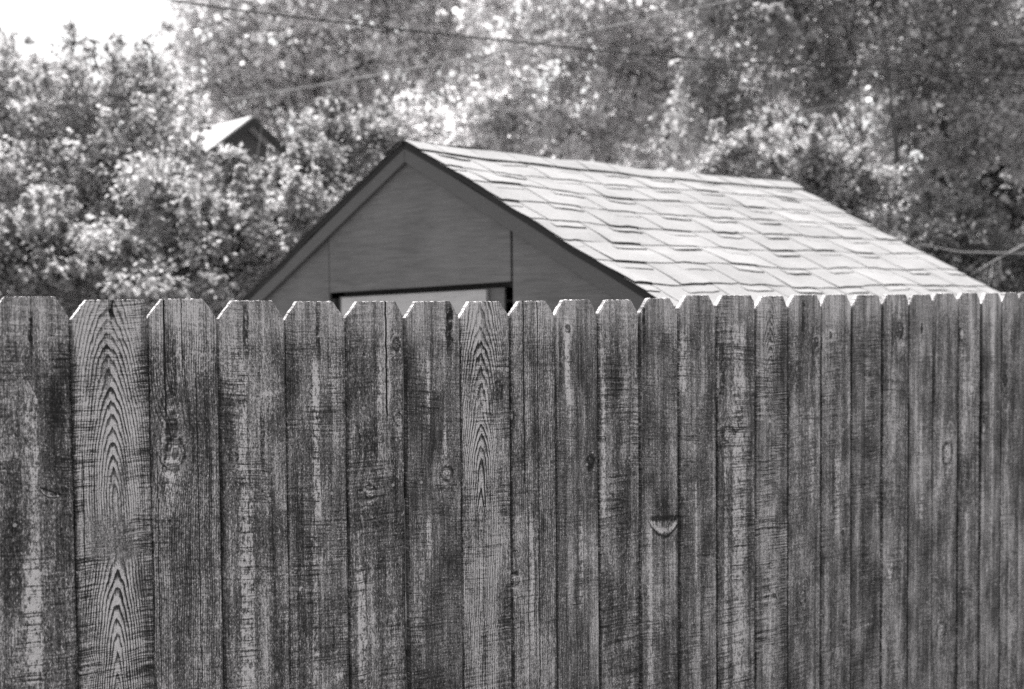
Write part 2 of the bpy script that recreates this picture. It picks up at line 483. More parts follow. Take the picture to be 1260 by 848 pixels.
# what each picket shows, in photo pixels: rings (xc, zc), features
PB = {
    0: dict(a=0.155, xc=0.02, k=0.02, d0=0.05, rw=0.004, g=0.35, saw=0.7,
            st=[(42, 690, 848, 0.026, 1.05), (40, 470, 690, 0.020, 0.5), (38, 385, 432, 0.008, -1.3), (14, 560, 760, 0.03, -0.4), (68, 470, 600, 0.03, -0.35)],
            kn=[(41, 738, 0.008, 0.010, 0.5)], sc=[(62, 606, 0.022, 0.008, -0.45)], sm=[(22, 661, 0.024, 0.006, 0.5), (18, 560, 0.03, 0.006, 0.25)]),
    1: dict(a=0.225, stain=0.35, xcpx=136, zc=-0.37, k=0.17, d0=0.003, rw=0.0043, g=2.9, gw=0.050, saw=1.7, dn=0.010, fn=0.0045, second=(-0.74, -0.47, 0.13),
            st=[(143, 760, 848, 0.02, 0.7)], cr=[(103, 560, 760, 0.0012), (136, 371, 399, 0.0055)], kn=[(104, 822, 0.008, 0.006, 0.3)]),  # the wider crack paints depth shade into the split top
    2: dict(a=0.17, xc=0.11, k=0.015, d0=0.03, rw=0.0045, g=1.1, saw=0.4,
            st=[(212, 400, 500, 0.02, -0.6), (222, 380, 480, 0.012, 0.5), (209, 560, 640, 0.016, 0.6)],
            cr=[(203, 368, 520, 0.0022), (224, 370, 470, 0.0012), (245, 470, 848, 0.0012), (196, 560, 848, 0.001)],
            kn=[(211, 527, 0.010, 0.026, -0.7), (214, 560, 0.02, 0.028, 0.2)]),
    3: dict(a=0.185, xc=-0.02, k=0.03, d0=0.06, rw=0.0045, g=0.3, saw=0.75,
            st=[(302, 372, 440, 0.011, -0.9), (299, 440, 600, 0.016, 0.75), (304, 600, 848, 0.028, 0.85), (323, 490, 580, 0.01, -0.7), (340, 620, 848, 0.03, -0.4)],
            kn=[(287, 563, 0.009, 0.010, 0.3)], sm=[(334, 484, 0.026, 0.005, 0.08)]),
    4: dict(a=0.18, xc=0.03, k=0.02, d0=0.05, rw=0.0045, g=0.3, saw=0.8,
            st=[(390, 440, 640, 0.014, 0.95), (392, 372, 440, 0.01, -0.8), (389, 640, 848, 0.014, 0.6), (372, 600, 848, 0.02, -0.5)],
            kn=[(386, 481, 0.008, 0.012, 0.4)], sm=[(415, 835, 0.03, 0.008, 0.6)]),
    5: dict(a=0.19, xc=-0.05, k=0.02, d0=0.04, rw=0.005, g=0.3, saw=0.65,
            st=[(446, 690, 848, 0.02, 0.7), (452, 520, 570, 0.05, -0.6), (468, 430, 580, 0.012, 0.5)],
            cr=[(476, 371, 520, 0.0026)], kn=[(491, 516, 0.010, 0.016, 0.6), (456, 605, 0.014, 0.015, 0.4), (489, 424, 0.009, 0.014, -0.4)]),
    6: dict(a=0.175, xc=0.02, k=0.02, d0=0.05, rw=0.005, g=0.3, saw=0.75,
            st=[(552, 376, 432, 0.018, -1.1), (526, 440, 520, 0.008, 0.9), (547, 520, 560, 0.007, 0.9), (516, 640, 848, 0.03, 0.35), (527, 640, 690, 0.014, 0.8)],
            kn=[(548, 583, 0.018, 0.016, 0.1), (553, 388, 0.008, 0.012, -0.9)]),
    7: dict(a=0.21, stain=0.5, xcpx=592, zc=-0.50, k=0.12, d0=0.004, rw=0.0046, g=2.8, gw=0.046, saw=0.9, fn=0.008, dn=0.012,
            st=[(612, 460, 500, 0.035, -0.8), (597, 470, 520, 0.02, 0.5)]),
    8: dict(a=0.185, xc=0.09, k=0.015, d0=0.02, rw=0.006, g=0.9, saw=0.45,
            cr=[(645, 370, 600, 0.0018), (663, 370, 848, 0.0016), (651, 600, 848, 0.0012)],
            kn=[(629, 511, 0.009, 0.014, 0.8), (634, 713, 0.014, 0.016, 0.4)], st=[(655, 640, 800, 0.012, 0.6)]),
    9: dict(a=0.175, xc=-0.02, k=0.03, d0=0.05, rw=0.005, g=0.45, saw=0.5,
            st=[(699, 408, 490, 0.014, 1.0), (704, 480, 560, 0.014, 0.4), (691, 400, 480, 0.012, -0.7), (716, 620, 760, 0.014, 0.6)],
            kn=[(699, 405, 0.009, 0.010, -0.8), (727, 569, 0.013, 0.018, -0.8)]),
    10: dict(a=0.19, xc=0.1, k=0.02, d0=0.05, rw=0.005, g=0.3, saw=0.95, st=[(743, 460, 640, 0.012, 0.8), (770, 560, 700, 0.03, -0.4)]),
    11: dict(a=0.195, xc=0.05, k=0.02, d0=0.05, rw=0.005, g=0.3, saw=0.6,
             st=[(792, 372, 430, 0.010, -1.1), (800, 640, 848, 0.02, 0.5), (816, 610, 634, 0.05, -0.6)], sc=[(818, 641, 0.058, 0.036, -0.05)]),
    12: dict(a=0.2, xc=-0.06, k=0.02, d0=0.05, rw=0.005, g=0.3, saw=0.7,
             st=[(839, 410, 484, 0.03, 0.8), (856, 590, 720, 0.006, 0.9), (864, 690, 848, 0.02, -0.4)]),
    13: dict(a=0.195, xc=0.02, k=0.02, d0=0.05, rw=0.005, g=0.3, saw=0.95,
             st=[(908, 400, 848, 0.045, 0.75), (888, 420, 500, 0.02, -0.9), (893, 540, 848, 0.014, 0.6)], kn=[(896, 534, 0.028, 0.02, 0.7)]),
    14: dict(a=0.205, xcpx=946, zc=-0.42, k=0.14, d0=0.003, rw=0.0036, g=2.0, gw=0.034, saw=1.7, fn=0.006, dn=0.010,
             st=[(946, 620, 848, 0.05, 0.5)], kn=[(951, 733, 0.007, 0.009, -0.8)]),
    15: dict(a=0.19, xc=0.04, k=0.02, d0=0.05, rw=0.005, g=0.35, saw=0.5,
             st=[(988, 366, 420, 0.016, -1.0), (998, 500, 620, 0.02, 0.7), (978, 440, 480, 0.05, -0.6)], kn=[(1004, 421, 0.010, 0.014, -0.5), (987, 735, 0.012, 0.02, 0.5)]),
    16: dict(a=0.195, xc=0.04, k=0.02, d0=0.05, rw=0.005, g=0.3, saw=0.6, st=[(1030, 560, 660, 0.024, 0.6)],
             kn=[(1022, 412, 0.006, 0.010, -1.0), (1037, 655, 0.008, 0.008, -0.8)]),
    17: dict(a=0.165, xc=0.04, k=0.02, d0=0.05, rw=0.005, g=0.3, saw=1.0, st=[(1066, 620, 740, 0.06, -0.4)], sm=[(1068, 769, 0.04, 0.004, 0.05)]),
    18: dict(a=0.185, xc=0.04, k=0.02, d0=0.05, rw=0.005, g=0.45, saw=0.5, st=[(1098, 372, 450, 0.010, -0.7), (1096, 690, 720, 0.016, 0.9)],
             kn=[(1107, 407, 0.018, 0.022, -0.6)], sm=[(1094, 700, 0.010, 0.016, 0.9), (1110, 425, 0.010, 0.012, 0.2)]),
    19: dict(a=0.195, xc=-0.04, k=0.02, d0=0.05, rw=0.005, g=0.3, saw=0.5, st=[(1132, 520, 640, 0.03, 0.4)], kn=[(1134, 404, 0.006, 0.014, -1.0)]),
    20: dict(a=0.19, xc=0.0, k=0.02, d0=0.05, rw=0.005, g=0.3, saw=0.45, st=[(1149, 430, 500, 0.02, -1.0)], kn=[(1166, 558, 0.026, 0.036, 0.6), (1159, 776, 0.022, 0.03, 0.5)], sm=[(1150, 440, 0.008, 0.012, 0.0), (1155, 600, 0.012, 0.05, 0.0)]),
    21: dict(a=0.205, xc=0.0, k=0.02, d0=0.05, rw=0.005, g=0.3, saw=0.45, st=[(1186, 440, 600, 0.03, 0.4)], kn=[(1183, 412, 0.014, 0.02, 0.5), (1196, 479, 0.014, 0.016, 0.9)], sm=[(1184, 415, 0.012, 0.014, 0.2), (1190, 640, 0.01, 0.05, 0.0)]),
    22: dict(a=0.195, xc=0.0, k=0.02, d0=0.05, rw=0.005, g=0.3, saw=0.45, st=[(1207, 430, 540, 0.03, -0.7), (1219, 380, 700, 0.02, 0.4)], kn=[(1209, 527, 0.014, 0.022, 0.8)], sm=[(1208, 535, 0.012, 0.02, 0.3), (1213, 700, 0.012, 0.04, 0.1)]),
    23: dict(a=0.195, xc=0.0, k=0.02, d0=0.05, rw=0.005, g=0.3, saw=0.45, st=[(1236, 440, 540, 0.03, -0.5)], kn=[(1236, 468, 0.016, 0.018, -0.5)]),
}
PLABEL = {
    1: 'picket with bold arched grain and a split top',
    2: 'picket with a long dark crack and a dark knot',
    5: 'picket with a dark vertical crack from its top edge',
    7: 'picket with wavy arched grain',
    11: 'picket with a pale curved gouge',
    14: 'picket with a narrow arched grain figure',
}
TH = 0.0165


def picket_mesh(w, h, cl, cr, seed, split=None, brk=None):
    """outline with dog ears and slightly ragged edges, extruded; local z=0 at the top"""
    def jx(z, s):
        return mnoise.noise(Vector((s * 7.7 + seed * 3.1, z * 6.0, 0))) * 0.0012 + mnoise.noise(Vector((s * 3.3, z * 40.0, seed))) * 0.0006

    def ragz(x):
        return mnoise.noise(Vector((x * 90.0, seed * 2.3, 5))) * 0.0014 + mnoise.noise(Vector((x * 260.0, seed * 4.3, 2))) * 0.0011
    pts = []
    zs = list(np.arange(-h, -cl[1], 0.02)) + [-cl[1]]
    for z in zs:
        pts.append((-w / 2 + jx(z, 1), z))
    m = 10
    for i in range(1, m):
        f = i / m
        pts.append((-w / 2 + cl[0] * f + ragz(f * 0.04 + 3) * 1.1, -cl[1] * (1 - f) + ragz(f * 0.04) * 1.1))
    x0, x1 = -w / 2 + cl[0], w / 2 - cr[0]
    k = 26
    for i in range(k + 1):
        x = x0 + (x1 - x0) * i / k
        pts.append((x, ragz(x) if 0 < i < k else 0))
    if split:                       # a weather split running down from the top edge
        sx, dep = split
        base = [p for p in pts if not (p[1] > -0.003 and abs(p[0] - sx) < 0.004)]
        idx = max(i for i, p in enumerate(base) if p[1] > -0.003 and p[0] < sx and p[0] >= x0 - 1e-6) + 1
        vn = [(sx - 0.0042, 0.0), (sx - 0.0028, -dep * 0.3), (sx - 0.0035, -dep * 0.5), (sx - 0.0006, -dep * 0.7), (sx + 0.0004, -dep),
              (sx + 0.0012, -dep * 0.66), (sx + 0.0002, -dep * 0.45), (sx + 0.0012, -dep * 0.25), (sx + 0.0030, -0.002)]
        pts = base[:idx] + vn + base[idx:]
    for i in range(1, m):
        f = i / m
        pts.append((w / 2 - cr[0] * (1 - f) + ragz(f * 0.04 + 9) * 1.1, -cr[1] * f + ragz(f * 0.04 + 5) * 1.1))
    for z in reversed(zs):
        if z < -cr[1]:
            pts.append((w / 2 + jx(z, 2), z))
    bm = bmesh.new()
    vs = [bm.verts.new((p[0], 0, p[1])) for p in pts]
    f = bm.faces.new(vs)
    bm.normal_update()
    if f.normal.y > 0:
        f.normal_flip()
    r = bmesh.ops.extrude_face_region(bm, geom=[f])
    ev = [g for g in r['geom'] if isinstance(g, bmesh.types.BMVert)]
    for v in ev:
        v.co.y += TH
    bmesh.ops.recalc_face_normals(bm, faces=bm.faces)
    es = [e for e in bm.edges if len(e.link_faces) == 2 and any(len(fc.verts) > 8 for fc in e.link_faces)]
    bmesh.ops.bevel(bm, geom=es, offset=0.0020, segments=2, affect='EDGES', clamp_overlap=True)
    return bm


prand = random.Random(21)
nail_bm = bmesh.new()
bmesh.ops.create_cone(nail_bm, cap_ends=True, segments=10, radius1=0.0041, radius2=0.0034, depth=0.0022, matrix=Matrix.Rotation(math.pi / 2, 4, 'X'))
nail_me = bpy.data.meshes.new('nail')
nail_bm.to_mesh(nail_me)
nail_bm.free()
nail_me.materials.append(M_STEEL)

order = list(range(len(tops))) + ['r1', 'r2', 'l1']
Sx = list(S)
for i in order:
    if i == 'r1':
        a, b, zt, idx = S[-1], S[-1] + 0.141, fpx(1262, 360)[1], 40
    elif i == 'r2':
        a, b, zt, idx = S[-1] + 0.141, S[-1] + 0.283, fpx(1285, 360)[1], 41
    elif i == 'l1':
        a, b, zt, idx = S[0] - 0.142, S[0], fpx(-60, 366)[1], 42
    else:
        a, b, idx = S[i], S[i + 1], i
        zt = fpx((seams[i] + seams[i + 1]) / 2, tops[i])[1]
    gap = prand.uniform(0.0018, 0.0034) if idx < 5 else prand.uniform(0.0025, 0.0055)
    gl = 0.0014 if idx == 1 else gap
    xa, xb = a + gl, b
    w = xb - xa
    xc = (xa + xb) / 2
    sp = dict(PB.get(idx, dict(a=0.19, xc=0.03, k=0.02, d0=0.05, rw=0.005, g=0.3, saw=0.6)))
    sp['seed'] = idx * 1.618 + 0.37

    def loc(px, py):
        s_, z_ = fpx(px, py)
        return s_ - xc, z_ - zt
    if 'xcpx' in sp:
        sp['xc'] = loc(sp['xcpx'], 500)[0]
    sp['streaks'] = [(loc(p, (q + r_) / 2)[0], loc(p, q)[1], loc(p, r_)[1], w_, am) for (p, q, r_, w_, am) in sp.get('st', [])]
    sp['cracks'] = [(loc(p, (q + r_) / 2)[0], loc(p, q)[1], loc(p, r_)[1], w_) for (p, q, r_, w_) in sp.get('cr', [])]
    sp['knots'] = [(*loc(p, q), rx, rz, am) for (p, q, rx, rz, am) in sp.get('kn', [])]
    sp['scars'] = [(*loc(p, q), rx, rz, ro) for (p, q, rx, rz, ro) in sp.get('sc', [])]
    sp['smears'] = [(*loc(p, q), rx, rz, ro) for (p, q, rx, rz, ro) in sp.get('sm', [])]
    sp['hw'] = w / 2
    sp['slant'] = prand.uniform(-0.02, 0.12)
    cl = (prand.uniform(0.026, 0.031), prand.uniform(0.033, 0.039))
    cr = (prand.uniform(0.023, 0.028), prand.uniform(0.032, 0.042))
    if idx >= 13:
        q1, q2 = prand.uniform(0.55, 1.05), prand.uniform(0.5, 1.05)
        cl, cr = (cl[0] * q1, cl[1] * q1), (cr[0] * q2, cr[1] * q2)
    split = None
    if idx == 1:
        cr = (0.004, 0.012)
        split = (loc(135, 380)[0], 0.042)
    if idx == 5:
        cr = (0.018, 0.03)
    bm = picket_mesh(w, zt - 0.04, cl, cr, idx * 1.3 + 0.5, split)
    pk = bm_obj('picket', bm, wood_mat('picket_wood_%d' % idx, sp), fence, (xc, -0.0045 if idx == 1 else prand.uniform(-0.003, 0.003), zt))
    pk.rotation_euler = (0, prand.uniform(-0.0012, 0.0012), prand.uniform(-0.012, 0.012))
    if idx in PLABEL:
        pk['label'] = PLABEL[idx]
    for zz in (-0.405, -1.0, -1.55):
        for sx in (-0.031, 0.034):
            no = bpy.data.objects.new('nail', nail_me)
            no.location = (sx + prand.uniform(-0.006, 0.006), -0.0008, zz + prand.uniform(-0.006, 0.006))
            link(no, pk)

x_lo, x_hi = S[0] - 0.15, S[-1] + 0.29
for zz in (1.40, 0.80, 0.24):
    bm_obj('rail', box_bm((x_lo, TH + 0.003, zz - 0.044), (x_hi, TH + 0.041, zz + 0.044), 0.003), M_LUMBER, fence)
for px in (x_lo + 0.2, x_lo + 2.2, x_hi - 0.05):
    bm_obj('post', box_bm((px - 0.044, TH + 0.044, 0.0), (px + 0.044, TH + 0.133, 1.72), 0.004), M_LUMBER, fence)

# ------------------------------------------------------------------ shed
gz0 = APEX[2]
pl = hit(300, 366, APEX, -RD)
pr = hit(800, 364, APEX, -RD)
SLR = (pr - APEX) / np.linalg.norm(pr - APEX)
SLL = (pl - APEX) / np.linalg.norm(pl - APEX)
NR = np.cross(SLR, RD); NR = NR / np.linalg.norm(NR); NR = NR if NR[2] > 0 else -NR
NL = np.cross(SLL, RD); NL = NL / np.linalg.norm(NL); NL = NL if NL[2] > 0 else -NL
SLEN = 1.86
RLEN = 3.085
shed_loc = np.array([APEX[0], APEX[1], 0]) + RD * (RLEN / 2)
shed_rot = math.atan2(GD[1], GD[0])
shed = empty('garden_shed', shed_loc, shed_rot, 'dark painted garden shed with a pale shingled gable roof behind the fence', 'shed')
W2L = Matrix.Translation(Vector(shed_loc)) @ Matrix.Rotation(shed_rot, 4, 'Z')
W2L = W2L.inverted()


def SL(P):
    return W2L @ Vector(P)


def wobble(a, s, side):
    v = Vector((a * 1.9 + side * 9, s * 3.0, 1.7))
    sag = -0.020 * math.sin(math.pi * min(1, max(0, a / RLEN))) * (1 - 0.3 * s)
    return sag + mnoise.noise(v) * 0.016 + mnoise.noise(v * 3.1) * 0.006


def roof_pt(a, s, side, up):
    sl, nn = (SLR, NR) if side > 0 else (SLL, NL)
    if side < 0:
        pass
    return APEX + RD * a + sl * s + nn * (up + wobble(a, s, side)) * 1.0


def back_len(s):
    return RLEN - 0.22 * s + 0.055 * s * s


# deck (one solid per slope)
for side in (1, -1):
    vs, fs = [], []
    na, ns = 22, 12
    for lay, up in ((0, -0.028), (1, -0.001)):
        for i in range(na + 1):
            for j in range(ns + 1):
                s = SLEN * j / ns
                a = 0.012 + (back_len(s) - 0.024) * i / na
                vs.append(SL(roof_pt(a, s, side, up)))
    def idg(l, i, j): return l * (na + 1) * (ns + 1) + i * (ns + 1) + j
    for i in range(na):
        for j in range(ns):
            fs.append((idg(1, i, j), idg(1, i + 1, j), idg(1, i + 1, j + 1), idg(1, i, j + 1)))
            fs.append((idg(0, i, j), idg(0, i, j + 1), idg(0, i + 1, j + 1), idg(0, i + 1, j)))
    for i in range(na):
        for j in (0, ns):
            fs.append((idg(0, i, j), idg(0, i + 1, j), idg(1, i + 1, j), idg(1, i, j)))
    for j in range(ns):
        for i in (0, na):
            fs.append((idg(0, i, j), idg(1, i, j), idg(1, i, j + 1), idg(0, i, j + 1)))
    mesh_obj('roof_deck', vs, fs, M_EDGE, shed)

# interlocking shingles
trand = random.Random(5)


class Tabs:
    def __init__(self, side):
        self.v, self.f, self.mi, self.tone, self.side = [], [], [], [], side

    def slab(self, a0, a1, s0, s1, h0, h1, th, tone, curl=0.0, na=3, ns=3, skew=0.0, drag=(0, 0, 0, 0)):
        """a tab from s0 (upper) to s1 (lower edge), lying h0..h1 above the deck"""
        b = len(self.v)
        for lay in (0, 1):
            for i in range(na + 1):
                for j in range(ns + 1):
                    fi, fj = i / na, j / ns
                    s = s0 + (s1 - s0) * fj
                    if fj == 1:
                        s += drag[i % 4] 
                    a = a0 + (a1 - a0) * fi + skew * fj
                    a = min(max(a, trand.uniform(-0.006, 0.002)), back_len(s))
                    h = h0 + (h1 - h0) * fj + curl * fj ** 3 * (0.85 + 0.3 * math.sin(fi * 3.1))
                    self.v.append(SL(roof_pt(a, s, self.side, h - (0 if lay else th))))
        n2 = (na + 1) * (ns + 1)
        def g(l, i, j): return b + l * n2 + i * (ns + 1) + j
        def q(a_, b_, c_, d_, m):
            self.f.append((a_, b_, c_, d_) if self.side > 0 else (d_, c_, b_, a_)); self.mi.append(m); self.tone.append(tone)
        for i in range(na):
            for j in range(ns):
                q(g(1, i, j + 1), g(1, i + 1, j + 1), g(1, i + 1, j), g(1, i, j), 0)
        for i in range(na):
            q(g(0, i, ns), g(0, i + 1, ns), g(1, i + 1, ns), g(1, i, ns), 1)
        for j in range(ns):
            q(g(0, 0, j), g(0, 0, j + 1), g(1, 0, j + 1), g(1, 0, j), 1)
            q(g(0, na, j + 1), g(0, na, j), g(1, na, j), g(1, na, j + 1), 1)


EXP, UW = 0.207, 0.372
for side in (1, -1):
    T = Tabs(side)
    nrow = 9
    for c in range(nrow, -1, -1):
        sl_ = 0.148 + EXP * c                       # lower edge of this course
        if sl_ > SLEN + 0.05:
            continue
        sl_ = min(sl_, SLEN + 0.02)
        off = 0.5 * UW * (c % 2) + 0.10
        k = -1
        while True:
            a0 = off + k * UW
            k += 1
            if a0 > back_len(sl_):
                break
            a1 = a0 + UW
            lo, hi = max(a0, 0.0), min(a1, back_len(sl_))
            if hi - lo < 0.03:
                continue
            up = max(sl_ - EXP - 0.05, 0.0)
            tone = trand.uniform(-0.5, 0.5)
            dr = [trand.uniform(-0.006, 0.006) for _ in range(4)]
            mid = a0 + UW * 0.5
            # left half of the tab is thick and lifts, right half lies flatter
            if mid > 0.03:
                self_hi = min(mid, back_len(sl_))
                T.slab(lo + 0.0025, self_hi, up, sl_, 0.002, 0.0075, 0.0045, tone, trand.choice([0.001, 0.003, 0.005]), drag=dr)
            if mid < back_len(sl_) - 0.03:
                T.slab(max(mid, 0.0), hi - 0.0025, up, sl_ - 0.004, 0.002, 0.006, 0.004, tone, trand.choice([0.0, 0.0, 0.001]), drag=dr)
            # the hooked ear showing below the edge
            e0, e1 = a0 - UW * 0.06, a0 + UW * 0.44
            if e1 > 0.06 and e0 < back_len(sl_) - 0.08:
                T.slab(max(e0, 0.0), min(e1, back_len(sl_ + 0.06)), sl_ - 0.03, min(sl_ + 0.062 + trand.uniform(-0.008, 0.008), SLEN + 0.02), 0.0025, 0.0058, 0.0035,
                       tone + trand.uniform(-0.2, 0.2), trand.choice([0.0, 0.002, 0.004]), ns=2, drag=dr)
    o = mesh_obj('shingles', T.v, T.f, [M_SHINGLE, M_EDGE], shed, midx=T.mi)
    at_ = o.data.attributes.new('tab_tone', 'FLOAT', 'FACE')
    at_.data.foreach_set('value', T.tone)

# ridge caps folded over the peak
cv, cf, cm, ct = [], [], [], []
a = RLEN + 0.01
while a > 0.0:
    a0 = max(a - 0.30, -0.004)
    tone = trand.uniform(-0.3, 0.6)
    w = 0.152 + trand.uniform(-0.006, 0.006)
    b = len(cv)
    prof = [(-1, 1.0), (-1, 0.5), (-1, 0.16), (-1, 0.03), (1, 0.03), (1, 0.16), (1, 0.5), (1, 1.0)]
    for lay in (0, 1):
        for (aa, lift) in ((a0, 0.0078), ((a0 + a) / 2, 0.0070), (a, 0.0060)):
            for (sd_, fr) in prof:
                s = w * fr
                h = lift + (0.004 if lay else -0.001) + 0.002 * fr
                cv.append(SL(roof_pt(min(aa, back_len(s) + 0.006), s + trand.uniform(-0.003, 0.003) * (fr == 1.0), sd_, h - 0.012 * (fr < 0.1))))
    m = len(prof)
    def cg(l, i, j): return b + l * 3 * m + i * m + j
    def cq(f_, mat_): cf.append(f_); cm.append(mat_); ct.append(tone)
    for i in range(2):
        for j in range(m - 1):
            cq((cg(1, i, j), cg(1, i, j + 1), cg(1, i + 1, j + 1), cg(1, i + 1, j)), 0)
        for j in (0, m - 1):
            cq((cg(0, i, j), cg(0, i + 1, j), cg(1, i + 1, j), cg(1, i, j)), 1)
    for j in range(m - 1):
        cq((cg(0, 0, j), cg(0, 0, j + 1), cg(1, 0, j + 1), cg(1, 0, j)), 1)
        cq((cg(0, 2, j), cg(0, 2, j + 1), cg(1, 2, j + 1), cg(1, 2, j)), 1)
    a -= 0.24
o = mesh_obj('ridge_cap', cv, cf, [M_SHINGLE, M_EDGE], shed, midx=cm)
o.data.attributes.new('tab_tone', 'FLOAT', 'FACE').data.foreach_set('value', ct)


# gable wall pieces in gable coordinates u (right), z (world), recess w (away from viewer)
def GP(u, z, w):
    return SL(np.array([APEX[0], APEX[1], 0]) + GD * u + UP * z + RD * w)


def roofz(u):
    if u >= 0:
        return gz0 + SLR[2] / (SLR @ GD) * u
    return gz0 + SLL[2] / (SLL @ GD) * u


def prism(name, pts, w0, w1, mat, bev=0.0015):
    bm = bmesh.new()
    vs = [bm.verts.new(GP(u, z, w0)) for (u, z) in pts]
    f = bm.faces.new(vs)
    r = bmesh.ops.extrude_face_region(bm, geom=[f])
    dv = GP(0, 0, w1) - GP(0, 0, w0)
    for g in r['geom']:
        if isinstance(g, bmesh.types.BMVert):
            g.co += dv
    bmesh.ops.recalc_face_normals(bm, faces=bm.faces)
    if bev:
        bmesh.ops.bevel(bm, geom=list(bm.edges), offset=bev, segments=1, affect='EDGES')
    return bm_obj(name, bm, mat, shed)


DK = 0.029          # deck thickness measured down from the roof line
RK = 0.072          # rake board drop
uL, uR = -1.60, 1.60
ux0, ux1 = -0.690, 0.714
zh0, zh1 = EYE + 0.045, EYE + 0.079     # the crooked door header


def band(u0, u1, d0, d1):
    out = [(u0, roofz(u0) - d0), (u1, roofz(u1) - d0), (u1, roofz(u1) - d1), (u0, roofz(u0) - d1)]
    return out


# rake boards
prism('rake_board', band(-1.72, -0.001, DK, DK + RK), 0.016, 0.036, M_TRIM)
prism('rake_board', band(0.001, 1.72, DK, DK + RK), 0.016, 0.036, M_TRIM)
# wall panels (plywood), the middle one set proud
dz = DK + 0.02
prism('wall', [(ux0, zh0), (ux1 - 0.006, zh1), (ux1 - 0.006, roofz(ux1) - dz), (0, gz0 - dz), (ux0, roofz(ux0) - dz)], 0.040, 0.055, M_PANEL)
prism('wall', [(ux1 + 0.003, 0.06), (1.5, 0.06), (1.5, roofz(1.5) - dz), (ux1 + 0.003, roofz(ux1) - dz)], 0.0455, 0.060, M_PANEL)
prism('wall', [(-1.5, 0.06), (ux0 - 0.014, 0.06), (ux0 - 0.014, roofz(ux0) - dz), (-1.5, roofz(-1.5) - dz)], 0.0455, 0.060, M_PANEL)
# inner framing: header, door leaf set back under it
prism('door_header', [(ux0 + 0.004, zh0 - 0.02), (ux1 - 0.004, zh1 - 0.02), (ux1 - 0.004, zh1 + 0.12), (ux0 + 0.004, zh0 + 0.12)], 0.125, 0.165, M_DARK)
hdr = lambda u: zh0 + (zh1 - zh0) * (u - ux0) / (ux1 - ux0)
dl, dr_ = ux0 + 0.012, ux1 - 0.10
door = prism('door', [(dl, 0.10), (dr_, 0.10), (dr_, hdr(dr_) - 0.021), (dl, hdr(dl) - 0.021)], 0.088, 0.100, M_PANEL)
r_l, r_r = dl + 0.05, dr_ - 0.10
rail = prism('door_rail', [(r_l, EYE - 0.078), (r_r, EYE - 0.062), (r_r, hdr(r_r) - 0.026), (r_l, hdr(r_l) - 0.026)], 0.068, 0.086, M_PALE)
rail.parent = door
low = prism('door_rail', [(r_l, 0.25), (r_r, 0.25), (r_r, 0.38), (r_l, 0.38)], 0.068, 0.086, M_PALE)
low.parent = door
# jambs, side walls, back wall and floor make a closed shed
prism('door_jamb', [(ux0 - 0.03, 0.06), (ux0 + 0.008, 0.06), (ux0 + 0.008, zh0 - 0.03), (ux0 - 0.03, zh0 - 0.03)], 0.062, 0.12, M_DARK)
for us, nm in ((1.49, 1), (-1.50, -1)):
    bm = bmesh.new()
    zt = roofz(us) - 0.05
    prism('wall', [(us - 0.012, 0.06), (us + 0.002, 0.06), (us + 0.002, zt), (us - 0.012, zt)], 0.063, 2.80, M_PANEL)
prism('wall', [(-1.48, 0.06), (1.475, 0.06), (1.475, roofz(1.475) - 0.06), (0, gz0 - 0.06), (-1.48, roofz(-1.48) - 0.06)], 2.80, 2.815, M_PANEL)
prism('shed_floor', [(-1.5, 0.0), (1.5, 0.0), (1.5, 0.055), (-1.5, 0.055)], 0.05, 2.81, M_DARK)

# ------------------------------------------------------------------ trees
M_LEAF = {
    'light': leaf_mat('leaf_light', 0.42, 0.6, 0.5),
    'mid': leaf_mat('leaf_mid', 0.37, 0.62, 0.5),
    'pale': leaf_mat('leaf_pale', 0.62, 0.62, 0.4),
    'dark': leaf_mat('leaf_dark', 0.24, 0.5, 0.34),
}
M_BARK = bark_mat('bark', 0.10)
M_BARKP = bark_mat('pale_bark', 0.3)


